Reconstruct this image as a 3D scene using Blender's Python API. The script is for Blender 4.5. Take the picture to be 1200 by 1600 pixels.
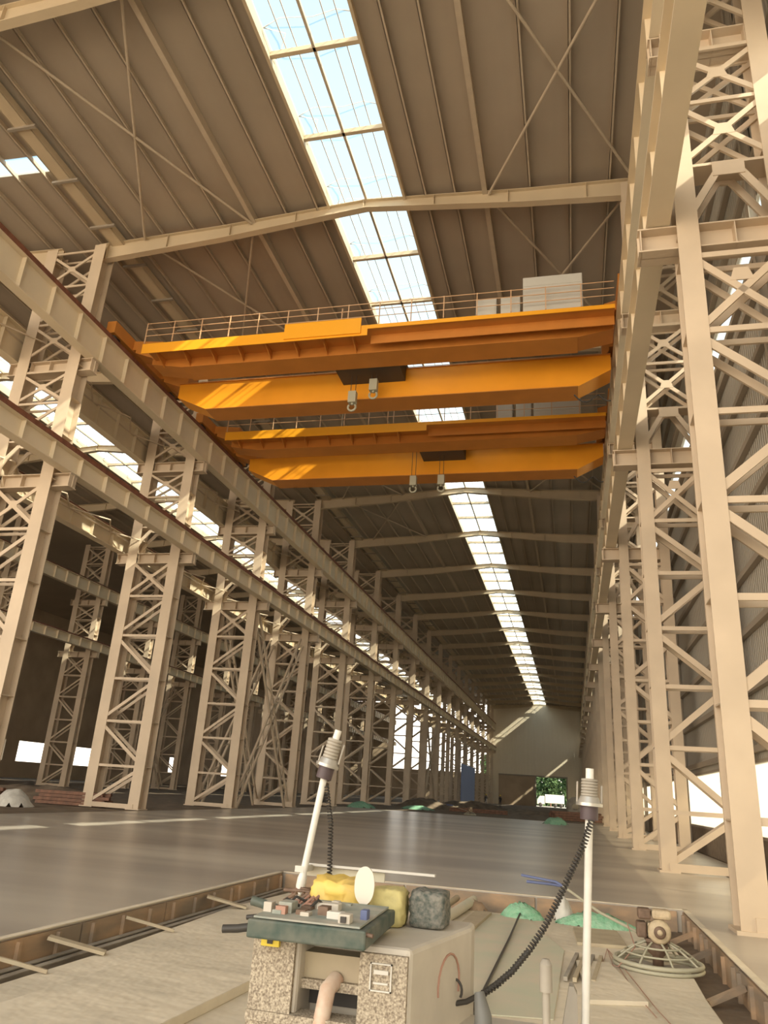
import bpy, bmesh, math, random
from mathutils import Vector, Matrix
random.seed(7)
S = bpy.context.scene
COL = S.collection
for o in list(bpy.data.objects): bpy.data.objects.remove(o)

# ------------------------------------------------------------------ camera
yaw, pitch, roll = -0.2550, 0.3540, 0.0658
fw = Vector((math.sin(yaw)*math.cos(pitch), math.cos(yaw)*math.cos(pitch), math.sin(pitch)))
rt = Vector((math.cos(yaw), -math.sin(yaw), 0)); up = rt.cross(fw)
rt2 = rt*math.cos(roll)+up*math.sin(roll); up2 = -rt*math.sin(roll)+up*math.cos(roll)
cam = bpy.data.objects.new('camera', bpy.data.cameras.new('camera')); COL.objects.link(cam)
m3 = Matrix((rt2, up2, -fw)).transposed()
cam.matrix_world = Matrix.Translation((0, 0, 1.5)) @ m3.to_4x4()
cam.data.sensor_fit = 'VERTICAL'; cam.data.sensor_height = 36; cam.data.lens = 26.325
cam.data.clip_end = 1500; cam.data.clip_start = .05
S.camera = cam
# ------------------------------------------------------------------ exposure, sky, sun
S.view_settings.view_transform = 'Standard'; S.view_settings.look = 'None'
S.view_settings.gamma = 1; S.view_settings.exposure = 0.22
try: S.view_settings.use_curve_mapping = False
except Exception: pass
W = bpy.data.worlds.new('sky'); S.world = W; W.use_nodes = True
nt = W.node_tree; nt.nodes.clear()
def N(t, nt=nt, **k):
    n = nt.nodes.new(t)
    for a, b in k.items(): setattr(n, a, b)
    return n
tc = N('ShaderNodeTexCoord'); sep = N('ShaderNodeSeparateXYZ'); rp = N('ShaderNodeValToRGB')
bg = N('ShaderNodeBackground'); wo = N('ShaderNodeOutputWorld')
nt.links.new(tc.outputs['Generated'], sep.inputs[0]); nt.links.new(sep.outputs['Z'], rp.inputs[0])
cr = rp.color_ramp
cr.elements[0].position = 0.0; cr.elements[0].color = (1.0, .90, .76, 1)
cr.elements[1].position = 1.0; cr.elements[1].color = (.12, .19, .275, 1)
for p, c in ((.12, (.98, .92, .82, 1)), (.32, (.62, .68, .68, 1)), (.55, (.21, .295, .34, 1)), (.8, (.14, .22, .29, 1))):
    e = cr.elements.new(p); e.color = c
SKY = 3.0
bg.inputs[1].default_value = SKY
nt.links.new(rp.outputs[0], bg.inputs[0]); nt.links.new(bg.outputs[0], wo.inputs[0])
sun = bpy.data.objects.new('sun', bpy.data.lights.new('sun', 'SUN')); COL.objects.link(sun)
sun.data.energy = 9.0; sun.data.angle = .012; sun.data.color = (1, .88, .68)
sun.rotation_euler = Vector((-1, .45, -.82)).to_track_quat('-Z', 'Y').to_euler()
# added area lights behind the camera, standing in for daylight through the open end
for nm, loc, tgt, sx, sy, en, colr in (('open_end_fill_light', (-8, -14, 9), (-8, 30, 9), 24, 17, 3000, (1, .80, .58)),
                                       ('left_bay_fill_light', (-32, -14, 9), (-32, 30, 9), 23, 17, 4500, (1, .78, .56))):
    a = bpy.data.lights.new(nm, 'AREA'); a.shape = 'RECTANGLE'; a.size = sx; a.size_y = sy; a.energy = en; a.color = colr
    ao = bpy.data.objects.new(nm, a); COL.objects.link(ao); ao.location = loc
    ao.rotation_euler = (Vector(tgt)-Vector(loc)).to_track_quat('-Z', 'Y').to_euler()

# ------------------------------------------------------------------ materials
def mat(name, c, rough=.6, metal=0, noise=0, nscale=3, c2=None, bump=0, bscale=20, wave=None, spec=.4, stretch=None):
    m = bpy.data.materials.new(name); m.use_nodes = True; t = m.node_tree; b = t.nodes['Principled BSDF']
    b.inputs['Roughness'].default_value = rough; b.inputs['Metallic'].default_value = metal
    b.inputs['Specular IOR Level'].default_value = spec
    b.inputs['Base Color'].default_value = (*c, 1)
    co = N('ShaderNodeTexCoord', t).outputs['Object']
    if stretch:
        mp = N('ShaderNodeMapping', t); mp.inputs['Scale'].default_value = stretch; t.links.new(co, mp.inputs[0]); co = mp.outputs[0]
    if noise or c2:
        n = N('ShaderNodeTexNoise', t); n.inputs['Scale'].default_value = nscale; n.inputs['Detail'].default_value = 5
        t.links.new(co, n.inputs['Vector'])
        r = N('ShaderNodeValToRGB', t); r.color_ramp.elements[0].position = .35; r.color_ramp.elements[1].position = .68
        k = c2 or tuple(x*(1-noise) for x in c)
        r.color_ramp.elements[0].color = (*k, 1); r.color_ramp.elements[1].color = (*c, 1)
        t.links.new(n.outputs['Fac'], r.inputs[0]); t.links.new(r.outputs[0], b.inputs['Base Color'])
    if wave:
        axis, sc, dist = wave
        w = N('ShaderNodeTexWave', t); w.bands_direction = axis; w.inputs['Scale'].default_value = sc
        c0 = N('ShaderNodeTexCoord', t); t.links.new(c0.outputs['Object'], w.inputs['Vector'])
        bp = N('ShaderNodeBump', t); bp.inputs['Distance'].default_value = dist; bp.inputs['Strength'].default_value = 1
        t.links.new(w.outputs['Fac'], bp.inputs['Height']); t.links.new(bp.outputs[0], b.inputs['Normal'])
    elif bump:
        n2 = N('ShaderNodeTexNoise', t); n2.inputs['Scale'].default_value = bscale; t.links.new(co, n2.inputs['Vector'])
        bp = N('ShaderNodeBump', t); bp.inputs['Distance'].default_value = bump; t.links.new(n2.outputs['Fac'], bp.inputs['Height'])
        t.links.new(bp.outputs[0], b.inputs['Normal'])
    return m
M = {}
M['steel'] = mat('cream_painted_steel', (.66, .53, .385), .55, noise=.14, nscale=.8)
M['steel2'] = mat('cream_painted_steel_girder', (.80, .67, .48), .5, noise=.12, nscale=.5)
M['roofsteel'] = mat('tan_roof_steel', (.62, .50, .34), .55, noise=.1, nscale=.6)
M['purlin'] = mat('galvanised_purlin', (.58, .48, .36), .5, noise=.1)
M['roof'] = mat('roof_panel_underside', (.45, .375, .29), .6, noise=.16, nscale=.25, wave=('X', .9, .003))
M['cladding'] = mat('grey_corrugated_cladding', (.46, .43, .37), .5, wave=('Y', 1.6, .03))
M['cladx'] = mat('pale_corrugated_end_wall', (.78, .68, .52), .55, wave=('X', 1.2, .02))
M['girt'] = mat('dark_wall_girt', (.33, .28, .22), .6)
M['rail'] = mat('rusty_crane_rail', (.26, .10, .055), .7, noise=.35, nscale=4)
M['orange'] = mat('orange_crane_paint', (.90, .36, .02), .42, noise=.08, nscale=.7)
M['orange2'] = mat('orange_crane_paint_walkway', (.95, .42, .02), .45)
M['orangeD'] = mat('orange_crane_paint_shaded', (.60, .23, .04), .5, noise=.12, nscale=1)  # same orange crane paint, darkened so the colour itself carries the shade
M['pinkrail'] = mat('faded_orange_rail_paint', (.66, .42, .24), .5)
M['cabinet'] = mat('light_grey_cabinet_paint', (.62, .60, .54), .5)
M['dark'] = mat('dark_steel', (.05, .045, .04), .5)
M['darkgrey'] = mat('grey_machinery', (.16, .16, .15), .5, noise=.3, nscale=6)
M['slab'] = mat('smooth_grey_concrete', (.56, .51, .43), .3, c2=(.34, .30, .26), nscale=.28, bump=.006, bscale=1.2, stretch=(.25, 1.6, 1), spec=.4)
M['pit'] = mat('pale_fresh_concrete', (.76, .68, .54), .8, c2=(.60, .54, .43), nscale=.9, bump=.02, bscale=5)
M['dirt'] = mat('brown_dirt', (.26, .20, .14), .95, c2=(.15, .11, .075), nscale=1.3, bump=.05, bscale=3)
M['outside'] = mat('pale_outdoor_ground', (.55, .50, .42), .9, noise=.2, nscale=.05)
M['form'] = mat('brown_formwork_board', (.46, .31, .19), .75, c2=(.25, .20, .15), nscale=1.2, stretch=(2, 1, 4))
M['formsteel'] = mat('grey_formwork_channel', (.42, .38, .32), .6, noise=.3, nscale=3)
M['plinth'] = mat('brown_brick_plinth', (.28, .22, .16), .85, noise=.3, nscale=4)
M['brown_wall'] = mat('brown_inner_cladding', (.50, .38, .26), .7, noise=.2, nscale=.3)
M['machine'] = mat('dusty_white_enclosure', (.62, .57, .49), .6, noise=.15, nscale=4)
M['speckle'] = mat('cement_splashed_panel', (.55, .48, .37), .85, c2=(.20, .16, .12), nscale=120, bump=.004, bscale=60)
M['green'] = mat('grey_green_tray_paint', (.045, .075, .062), .5, c2=(.12, .13, .105), nscale=14)
M['traytop'] = mat('dusty_tray_top', (.42, .40, .34), .7, c2=(.24, .28, .25), nscale=9)
M['yellow'] = mat('yellow_plastic_sheet', (.85, .62, .12), .5, c2=(.70, .50, .16), nscale=6)
M['paleyellow'] = mat('pale_yellow_sack', (.64, .56, .24), .7, c2=(.50, .44, .20), nscale=14, bump=.006, bscale=25)
M['net'] = mat('dark_green_netted_pack', (.07, .09, .08), .8, c2=(.24, .23, .20), nscale=45, bump=.006, bscale=60)
M['white'] = mat('white_aluminium', (.80, .78, .72), .35, noise=.1, nscale=12)
M['chrome'] = mat('receiver_metal', (.50, .48, .44), .35, metal=.6)
M['plum'] = mat('dark_purple_collar', (.09, .065, .07), .5)
M['oval'] = mat('cream_oval_plate', (.74, .69, .60), .5)
M['red'] = mat('brick_red_paint', (.42, .24, .18), .6)
M['copper'] = mat('terracotta_pipe', (.55, .36, .26), .5, c2=(.66, .56, .46), nscale=14)
M['label'] = mat('yellow_label', (.75, .58, .06), .5)
M['frameline'] = mat('pale_grey_label', (.62, .60, .55), .5)
M['blue'] = mat('slate_blue_grip', (.13, .16, .30), .6)
M['bluesheet'] = mat('blue_tarpaulin', (.25, .33, .58), .6)
M['netgreen'] = mat('bright_green_mesh', (.20, .46, .28), .7, c2=(.33, .55, .38), nscale=12, bump=.02, bscale=20)
M['tarp'] = mat('pale_green_tarp', (.56, .57, .44), .7, c2=(.64, .58, .46), nscale=2)
M['tan'] = mat('tan_board', (.50, .43, .30), .75, c2=(.42, .35, .25), nscale=4)
M['engine'] = mat('dusty_beige_engine', (.62, .50, .33), .5, c2=(.45, .36, .24), nscale=15)
M['enginedark'] = mat('brown_engine_block', (.20, .13, .09), .6, noise=.3, nscale=20)
M['ring'] = mat('grey_green_steel_tube', (.42, .40, .30), .4)
M['foliage'] = mat('tree_foliage', (.10, .17, .06), .9, c2=(.04, .08, .03), nscale=2, bump=.3, bscale=3)
M['rust'] = mat('rusty_rebar', (.25, .13, .085), .8, c2=(.15, .085, .06), nscale=5)
M['skin'] = mat('skin', (.45, .28, .20), .6)
M['cloth'] = mat('dark_work_clothes', (.06, .055, .06), .85)
M['bag'] = mat('white_bulk_bag', (.70, .68, .62), .8, noise=.2, nscale=6)
def clear_mat(name, col, trans):
    m = bpy.data.materials.new(name); m.use_nodes = True; t = m.node_tree; t.nodes.clear()
    o = N('ShaderNodeOutputMaterial', t); mx = N('ShaderNodeMixShader', t); a = N('ShaderNodeBsdfTransparent', t); b = N('ShaderNodeBsdfTranslucent', t)
    a.inputs[0].default_value = (*col, 1); b.inputs[0].default_value = (*col, 1); mx.inputs[0].default_value = trans
    t.links.new(a.outputs[0], mx.inputs[1]); t.links.new(b.outputs[0], mx.inputs[2]); t.links.new(mx.outputs[0], o.inputs[0])
    return m
M['glass'] = clear_mat('clear_rooflight_sheet', (.93, .97, .98), .10)
M['fibre'] = clear_mat('translucent_wall_sheet', (.72, .69, .62), .5)

# ------------------------------------------------------------------ mesh helpers
class MB:
    def __init__(s): s.v = []; s.f = []; s.sm = []
    def add(s, vs, fs, smooth=False):
        k = len(s.v); s.v += [tuple(v) for v in vs]
        for f in fs: s.f.append([i+k for i in f]); s.sm.append(smooth)
        return s
    def box(s, x0, x1, y0, y1, z0, z1):
        v = [(x, y, z) for x in (x0, x1) for y in (y0, y1) for z in (z0, z1)]
        return s.add(v, [(0, 1, 3, 2), (4, 6, 7, 5), (0, 4, 5, 1), (2, 3, 7, 6), (0, 2, 6, 4), (1, 5, 7, 3)])
    def bar(s, a, b, w, h, side=(0, 1, 0)):
        # rectangular bar a->b; w across (in the plane of 'side'), h thickness along side
        a = Vector(a); b = Vector(b); d = (b-a).normalized(); n = Vector(side); n = (n-d*n.dot(d))
        if n.length < 1e-5: n = Vector((1, 0, 0))-d*d.x
        n.normalize(); q = d.cross(n)
        v = []
        for p in (a, b):
            for i, j in ((-1, -1), (1, -1), (1, 1), (-1, 1)): v.append(p+q*(i*w/2)+n*(j*h/2))
        return s.add(v, [(3, 2, 1, 0), (4, 5, 6, 7), (0, 1, 5, 4), (1, 2, 6, 5), (2, 3, 7, 6), (3, 0, 4, 7)])
    def tube(s, pts, r, n=8, caps=True):
        pts = [Vector(p) for p in pts]; rr = r if isinstance(r, (list, tuple)) else [r]*len(pts)
        k0 = None; vs = []
        for i, p in enumerate(pts):
            d = (pts[min(i+1, len(pts)-1)]-pts[max(i-1, 0)])
            if d.length < 1e-9: d = Vector((0, 0, 1))
            d.normalize()
            if k0 is None:
                k0 = Vector((0, 0, 1)) if abs(d.z) < .9 else Vector((1, 0, 0))
            u = (k0-d*k0.dot(d)); u.normalize(); k0 = u; w = d.cross(u)
            for j in range(n):
                t = 2*math.pi*j/n; vs.append(p+(u*math.cos(t)+w*math.sin(t))*rr[i])
        fs = []
        for i in range(len(pts)-1):
            for j in range(n): fs.append((i*n+j, i*n+(j+1) % n, (i+1)*n+(j+1) % n, (i+1)*n+j))
        s.add(vs, fs, True)
        if caps: s.add(vs[:n], [tuple(range(n))[::-1]]); s.add(vs[-n:], [tuple(range(n))])
        return s
    def lathe(s, prof, c=(0, 0, 0), n=24, axis='z'):
        vs = []
        for r, h in prof:
            for j in range(n):
                t = 2*math.pi*j/n; a, b = r*math.cos(t), r*math.sin(t)
                p = {'z': (a, b, h), 'y': (a, h, b), 'x': (h, a, b)}[axis]
                vs.append((p[0]+c[0], p[1]+c[1], p[2]+c[2]))
        fs = [(i*n+j, i*n+(j+1) % n, (i+1)*n+(j+1) % n, (i+1)*n+j) for i in range(len(prof)-1) for j in range(n)]
        return s.add(vs, fs, True)
    def prism(s, poly, y0, y1, axis='y'):
        n = len(poly); f = {'y': lambda a, b, t: (a, t, b), 'x': lambda a, b, t: (t, a, b), 'z': lambda a, b, t: (a, b, t)}[axis]
        vs = [f(a, b, y0) for a, b in poly]+[f(a, b, y1) for a, b in poly]
        return s.add(vs, [tuple(range(n)), tuple(range(2*n-1, n-1, -1))]+[(i, (i+1) % n, n+(i+1) % n, n+i) for i in range(n)])
    def ibeam(s, a, b, w, h, tf=.03, tw=.02, side=(0, 0, 1)):
        a = Vector(a); b = Vector(b); n = Vector(side)
        s.bar(a, b, tw, h-2*tf, side)
        s.bar(a+n*(h/2-tf/2), b+n*(h/2-tf/2), w, tf, side); s.bar(a-n*(h/2-tf/2), b-n*(h/2-tf/2), w, tf, side)
        return s
    def mesh(s, name, m):
        me = bpy.data.meshes.new(name); me.from_pydata(s.v, [], s.f)
        me.polygons.foreach_set('use_smooth', s.sm); me.materials.append(m if not isinstance(m, str) else M[m])
        bm = bmesh.new(); bm.from_mesh(me); bmesh.ops.recalc_face_normals(bm, faces=bm.faces); bm.to_mesh(me); bm.free()
        return me
    def build(s, name, m, parent=None, loc=None, bevel=0, label=None, cat=None, group=None, kind=None):
        o = bpy.data.objects.new(name, s.mesh(name, m)); COL.objects.link(o)
        if parent: o.parent = parent
        if loc: o.location = loc
        if bevel:
            b = o.modifiers.new('bevel', 'BEVEL'); b.width = bevel; b.segments = 2; b.limit_method = 'ANGLE'
        tag(o, label, cat, group, kind)
        return o
def tag(o, label=None, cat=None, group=None, kind=None):
    if label: o['label'] = label
    if cat: o['category'] = cat
    if group: o['group'] = group
    if kind: o['kind'] = kind
    return o
def empty(name, loc, label=None, cat=None, group=None, kind=None, rz=0):
    o = bpy.data.objects.new(name, None); COL.objects.link(o); o.location = loc; o.rotation_euler.z = rz
    o.empty_display_size = .2
    return tag(o, label, cat, group, kind)
def copy_tree(o, parent=None, loc=None):
    c = o.copy(); COL.objects.link(c)
    if parent: c.parent = parent
    if loc: c.location = loc
    for ch in [x for x in bpy.data.objects if x.parent == o]: copy_tree(ch, c)
    return c
ORD = ['first', 'second', 'third', 'fourth', 'fifth', 'sixth', 'seventh', 'eighth', 'ninth', 'tenth', 'eleventh', 'twelfth', 'thirteenth',
       'fourteenth', 'fifteenth', 'sixteenth', 'seventeenth', 'eighteenth', 'nineteenth', 'twentieth']
PX = 9.7; Y0 = 12.2; NB = 18; YE = Y0+PX*NB+1.2       # bay length, first grid line, bays, end wall
GY = [Y0+PX*k for k in range(NB+1)]

# ------------------------------------------------------------------ setting
f = MB()
f.box(-17.95, -5.1, -12, 62, -.6, 0); f.box(1.65, 4.55, -12, 62, -.6, 0); f.box(-5.1, 1.65, 14.05, 62, -.6, 0); f.box(-5.1, 1.65, -12, -8, -.6, 0)
f.build('floor', 'slab', kind='structure')
g = MB()
g.box(-5.1, 1.65, -8, 14.05, -.75, -.31)
g.build('floor_pit', 'dirt', kind='structure')
g = MB(); g.box(-72, -17.95, -20, YE+2, -.4, -.03); g.box(-17.95, 4.55, 62, YE+2, -.4, -.03); g.box(4.55, 5.2, -20, YE+2, -.4, -.03)
g.build('floor_dirt', 'dirt', kind='structure')
g = MB(); g.box(-400, -72, -300, 500, -.5, -.1); g.box(5.2, 300, -300, 500, -.5, -.1); g.box(-72, 5.2, YE+2, 500, -.5, -.1); g.box(-72, 5.2, -300, -20, -.5, -.1); g.box(-72, 5.2, -20, -12, -.5, -.04)
g.build('floor_outside', 'outside', kind='structure')
# pale concrete slab poured inside the pit (irregular border)
pts = [(-4.68, -8), (-4.66, 5.5), (-4.62, 7.7), (-4.70, 9.5), (-4.78, 11.3), (-4.62, 13.1), (-3.2, 13.35), (-1.2, 13.25), (.6, 13.3), (1.22, 12.6), (1.24, 10.6), (1.20, 8.9), (1.22, 7), (1.2, -8)]
MB().prism(pts, -.48, -.2, 'z').build('floor_fresh_slab', 'pit', bevel=.015, kind='structure')

def roof_z(x, ridge, z0=22.42, sl=.035): return z0+.42-abs(x-ridge)*sl
def roof_bay(x0, x1, ridge, idx, nm, purl, panes):
    # roof sheets either side of the rooflight
    r = MB()
    for a, b in ((x0, ridge-1.5), (ridge+1.5, x1)):
        for y0, y1 in (((-9, 17.35), (18.1, YE)) if idx == 2 and a > ridge else ((-9, YE),)):
            r.prism([(a, roof_z(a, ridge)), (b, roof_z(b, ridge)), (b, roof_z(b, ridge)+.12), (a, roof_z(a, ridge)+.12)], y0, y1)
    r.build('ceiling_'+nm, 'roof', kind='structure')
    w = empty('window_%d' % idx, (ridge, 0, 22.8), 'long clear rooflight along the ridge of the %s bay' % nm, None, None, 'structure')
    fr = MB()
    for s in (-1, 1):
        fr.box(s*1.5-.05, s*1.5+.05, -9, YE, -.25, .25)
    fr.build('window_frame', 'roofsteel', w)
    MB().box(-.045, .045, -9, YE, -.12, .0).build('ridge_bar', 'purlin', w)
    thin = MB()
    for x in (-.95, -.6, .55, .95): thin.box(x-.012, x+.012, -9, YE, .14, .17)
    thin.build('glazing_bar', 'purlin', w)
    for k in range(-2, NB):
        for j in (1, 2):
            y = GY[0]+PX*k+j*PX/3
            if y > YE: continue
            MB().box(-1.5, 1.5, y-.07, y+.07, -.12, .06).build('cross_bar', 'roofsteel', w)
    arc = MB()
    y = -8
    while y < YE-2:
        for q in (0, 1.05):
            arc.tube([(-1.4, y+q, .12), (-.9, y+q, .42), (.1, y+q+.15, .42), (.9, y+q, .34), (1.4, y+q, .12)], .02, 4, False)
        arc.tube([(-1.4, y, .12), (-.9, y+.5, .42), (-1.3, y+1.05, .12)], .02, 4, False)
        y += PX/3
    arc.build('ventilator_frame', 'cabinet', w)
    MB().box(-1.55, 1.55, -9, YE, .20, .215).build('pane', 'glass', w)
    for i, x in enumerate(purl):
        strong = x[1]; xx = x[0]; z = roof_z(xx, ridge)
        p = MB()
        if strong: p.box(xx-.09, xx+.09, -9, YE, z-.34, z-.003)
        else:
            p.box(xx-.01, xx+.01, -9, YE, z-.22, z-.003); p.box(xx-.01, xx+.07, -9, YE, z-.22, z-.205)
        side = 'left' if xx < ridge else 'right'
        p.build('roof_purlin', 'purlin', label='%s purlin under the %s bay roof, %s one %s of its rooflight' % (
            'wide' if strong else 'thin', nm, ORD[sorted([abs(q[0]-ridge) for q in purl if (q[0] < ridge) == (xx < ridge)]).index(abs(xx-ridge))], side), cat='purlin', group='roof purlins')
mainp = [(-17.2, 0), (-15.9, 0), (-14.5, 0), (-13.2, 0), (-11.85, 1), (-10.5, 0), (-9.2, 0), (-4.9, 0), (-3.8, 0), (-2.65, 1), (-1.05, 0), (.38, 0), (1.73, 0), (3.1, 0)]
roof_bay(-18.0, 5.2, -7.2, 1, 'main', mainp, None)
leftp = [(x-24.3, s) for x, s in mainp]+[(-19.9, 0), (-18.7, 0)]
roof_bay(-43.9, -18.15, -31.5, 2, 'left', leftp, None)
g = MB(); g.prism([(-72, 21.4), (-43.9, 22.3), (-43.9, 22.42), (-72, 21.5)], -9, YE); g.build('ceiling_far_left', 'roof', kind='structure')

wv = empty('window_5', (-30, 17.35, 22.5), 'narrow cross rooflight at the upper left edge of the view', None, None, 'structure')
MB().prism([(0, .28), (11.6, -.12), (11.6, -.1), (0, .30)], 0, .75).build('pane', 'glass', wv)
# right wall: plinth, window band, cladding, high slit of rooflight sheets
XW = 4.75
MB().box(XW, XW+.2, -12, YE, -.1, .92).build('baseboard_right', 'plinth', kind='structure')
w = MB(); w.box(XW, XW+.08, -12, YE, 2.78, 14.5); w.box(XW, XW+.08, -12, YE, 15.7, 22.6); w.build('wall_right', 'cladding', kind='structure')
for idx, z0, z1, nm in ((3, .92, 2.78, 'low'), (4, 14.5, 15.7, 'high')):
    w = empty('window_%d' % idx, (XW, 0, z0), '%s continuous band of translucent sheets in the right wall' % nm, None, None, 'structure')
    MB().box(.03, .045, -12, YE, 0, z1-z0).build('pane', 'fibre' if idx == 3 else 'glass', w)
    fr = MB(); fr.box(-.04, .08, -12, YE, -.05, .03); fr.box(-.04, .08, -12, YE, z1-z0-.03, z1-z0+.05); fr.build('window_frame', 'girt', w)
for k, y in enumerate(GY):
    if k < 19:
        MB().ibeam((XW-.16, y+3.9, -.05), (XW-.16, y+3.9, 22.3), .16, .22, .015, .012, side=(1, 0, 0)).build('wall_post', 'girt', label='slender dark post on the right wall just beyond its %s lattice column' % ORD[k], cat='post', group='right wall posts')
for k in range(13):
    z = 3.0+k*1.5
    if 14.3 < z < 15.9: z = 14.25
    MB().box(XW-.16, XW-.005, -12, YE, z, z+.16).build('wall_girt', 'girt', label='horizontal dark wall rail on the right wall, %s above the window band' % ORD[k], cat='wall rail', group='right wall rails')
# end wall with gateway
ew = MB()
ew.box(-19.6, -17.0, YE, YE+.3, -.1, 23); ew.box(-17.0, -8.3, YE+.05, YE+.3, 6.4, 23); ew.box(-8.3, -1.5, YE, YE+.3, 6.4, 23); ew.box(-1.5, 5.2, YE, YE+.3, -.1, 23); ew.box(-17, -8.3, YE, YE+.3, 6.4, 23)
ew.build('wall_end', 'cladx', kind='structure')
MB().box(-17, -8.3, YE+.1, YE+.25, -.1, 6.4).build('door_1', 'brown_wall', kind='structure')
fr = MB(); fr.box(-8.6, -8.3, YE-.1, YE+.3, -.1, 6.4); fr.box(-1.5, -1.2, YE-.1, YE+.3, -.1, 6.4); fr.box(-17, -1.2, YE-.1, YE+.3, 6.4, 6.7)
fr.build('trim_1', 'girt', kind='structure')
# far left wall with open light band
w = MB(); w.box(-70, -69.8, -12, YE, -.1, 2.0); w.box(-70, -69.8, -12, YE, 4.5, 22)
for a, b_ in ((-12, 77), (85.5, 88), (94, 98), (108, 128), (131, 150), (153, YE)): w.box(-70, -69.8, a, b_, 2.0, 4.5)
w.build('wall_left', 'brown_wall', kind='structure')
we = MB(); we.box(-70, -43.9, YE, YE+.2, -.1, 22); we.box(-43.9, -19.6, YE, YE+.2, -.1, 6.5); we.build('wall_far_left', 'brown_wall', kind='structure')

# ------------------------------------------------------------------ lattice columns
def sub(par, name, fn, m='steel', **k):
    b = MB(); fn(b); return b.build(name, m, par, **k)
def make_column(kind):
    # local origin at the base centre; kind 'wall' (one crane side) or 'mid' (both sides)
    if kind == 'wall': hw, lw = 1.0, .38; ties = [1.4+1.58*k for k in range(7)]; sides = (-1,)
    else: hw, lw = 1.4, .52; ties = [1.75, 3.65, 5.55, 7.55, 9.45]; sides = (-1, 1)
    D = .25 if kind == 'wall' else .32
    root = empty('lattice_column', (0, 0, 0))
    for s in (-1, 1):
        def leg(b, s=s):
            x = s*(hw-lw/2)
            b.box(x-lw/2, x+lw/2, -D-.015, -D+.015, 0, 21.9); b.box(x-lw/2, x+lw/2, D-.015, D+.015, 0, 21.9)
            b.box(x-.012, x+.012, -D, D, 0, 21.9)
            for z in ties+[11.4, 13.2, 14.8, 16.2]:
                b.box(x-lw/2+.01, x+lw/2-.01, -D, D, z-.012, z+.012)
            b.box(x-lw/2-.06, x+lw/2+.06, -D-.06, D+.06, 0, .05)
        lo = sub(root, 'leg', leg)
    xi = hw-lw/2
    def strut(name, a, b_, wd=.13):
        def fn(b):
            for y in (-D+.03, D-.03): b.bar((a[0], y, a[1]), (b_[0], y, b_[1]), wd, .05)
        return sub(root, name, fn)
    for z in ties: strut('horizontal_tie', (-xi, z), (xi, z), .11)
    zz = [.08]+ties
    flip = 1
    for i in range(len(zz)-1):
        top = zz[i+1]
        if kind == 'wall' and i == len(zz)-2:
            strut('diagonal_brace', (-xi, zz[i]), (xi, top)); strut('diagonal_brace', (xi, zz[i]), (-xi, top)); continue
        strut('diagonal_brace', (-flip*xi, zz[i]+.1), (flip*xi, top-.1), .15 if kind == 'wall' else .14); flip = -flip
    if kind == 'mid':
        strut('diagonal_brace', (-xi, 9.5), (xi, 11.2), .14); strut('diagonal_brace', (xi, 9.5), (-xi, 11.2), .14)
    MB().box(-xi, xi, -D-.04, -D+.0, .03, .22).build('base_beam', M['steel'], root)
    # bracket beams that carry the crane girders
    for z0, z1, reach, nm in ((11.1, 11.62, .68, 'lower_bracket'), (15.95, 16.5, .5 if kind == 'mid' else .22, 'upper_bracket')):
        def br(b):
            xl = -hw-reach if -1 in sides else -hw; xr = hw+reach if 1 in sides else hw
            b.box(xl, xr, -.012, .012, z0, z1); b.box(xl, xr, -.22, .22, z1-.03, z1); b.box(xl, xr, -.22, .22, z0, z0+.03)
            for x in (xl+.05, -hw+lw, 0, hw-lw, xr-.05): b.box(x-.01, x+.01, -.21, .21, z0, z1)
        sub(root, nm, br)
    # arched knee above lower bracket
    def knee(b):
        for y in (-D+.03, D-.03):
            if kind == 'wall': pts = [(-xi, 11.7), (-.12, 12.9), (.12, 12.9), (xi, 11.7)]
            else: pts = [(-xi, 11.7), (-xi*.75, 12.25), (-xi*.35, 12.75), (0, 12.85), (xi*.35, 12.75), (xi*.75, 12.25), (xi, 11.7)]
            for p, q in zip(pts, pts[1:]): b.bar((p[0], y, p[1]), (q[0], y, q[1]), .14 if kind == 'wall' else .17, .05)
        b.box(-xi, xi, -D, D, 12.92, 12.98); b.box(-.28, .28, -D-.01, -D+.02, 12.65, 12.98)
    sub(root, 'arched_knee', knee)
    def gus(b, z):
        b.prism([(-.2, z-.12), (.2, z-.12), (.12, z+.14), (-.12, z+.14)], -D-.0, -D+.03)
    for z0, z1 in ((13.05, 14.5), (14.6, 15.9), (16.6, 18.1), (18.2, 19.9), (20.0, 21.6)):
        strut('diagonal_brace', (-xi, z0), (xi, z1), .11); strut('diagonal_brace', (xi, z0), (-xi, z1), .11)
        sub(root, 'gusset_plate', lambda b: gus(b, (z0+z1)/2))
        strut('horizontal_tie', (-xi, z1+.05), (xi, z1+.05), .09)
    sub(root, 'gusset_plate', lambda b: gus(b, 10.4))
    return root
colW = make_column('wall'); colM = make_column('mid')
XR, XL, XLL = 3.1, -19.6, -43.9
def place(proto, x, y, lab, grp, first):
    o = proto if first else copy_tree(proto)
    o.location = (x, y, 0 if x > 0 else 0); tag(o, lab, 'column', grp); return o
for k, y in enumerate(GY):
    place(colW, XR, y, 'cream steel lattice column standing along the right wall, %s from the camera' % ORD[k], 'right wall columns', k == 0)
for k, y in enumerate(GY):
    if k == 0: continue
    place(colM, XL, y, 'cream steel lattice column at the left edge of the smooth floor, %s in its row' % ORD[k-1], 'middle row columns', k == 1)
for k, y in enumerate(GY[2:16]):
    place(colM, XLL, y, 'shaded steel lattice column in the far row beyond the left bay, %s in its row' % ORD[k], 'far row columns', False)

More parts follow.
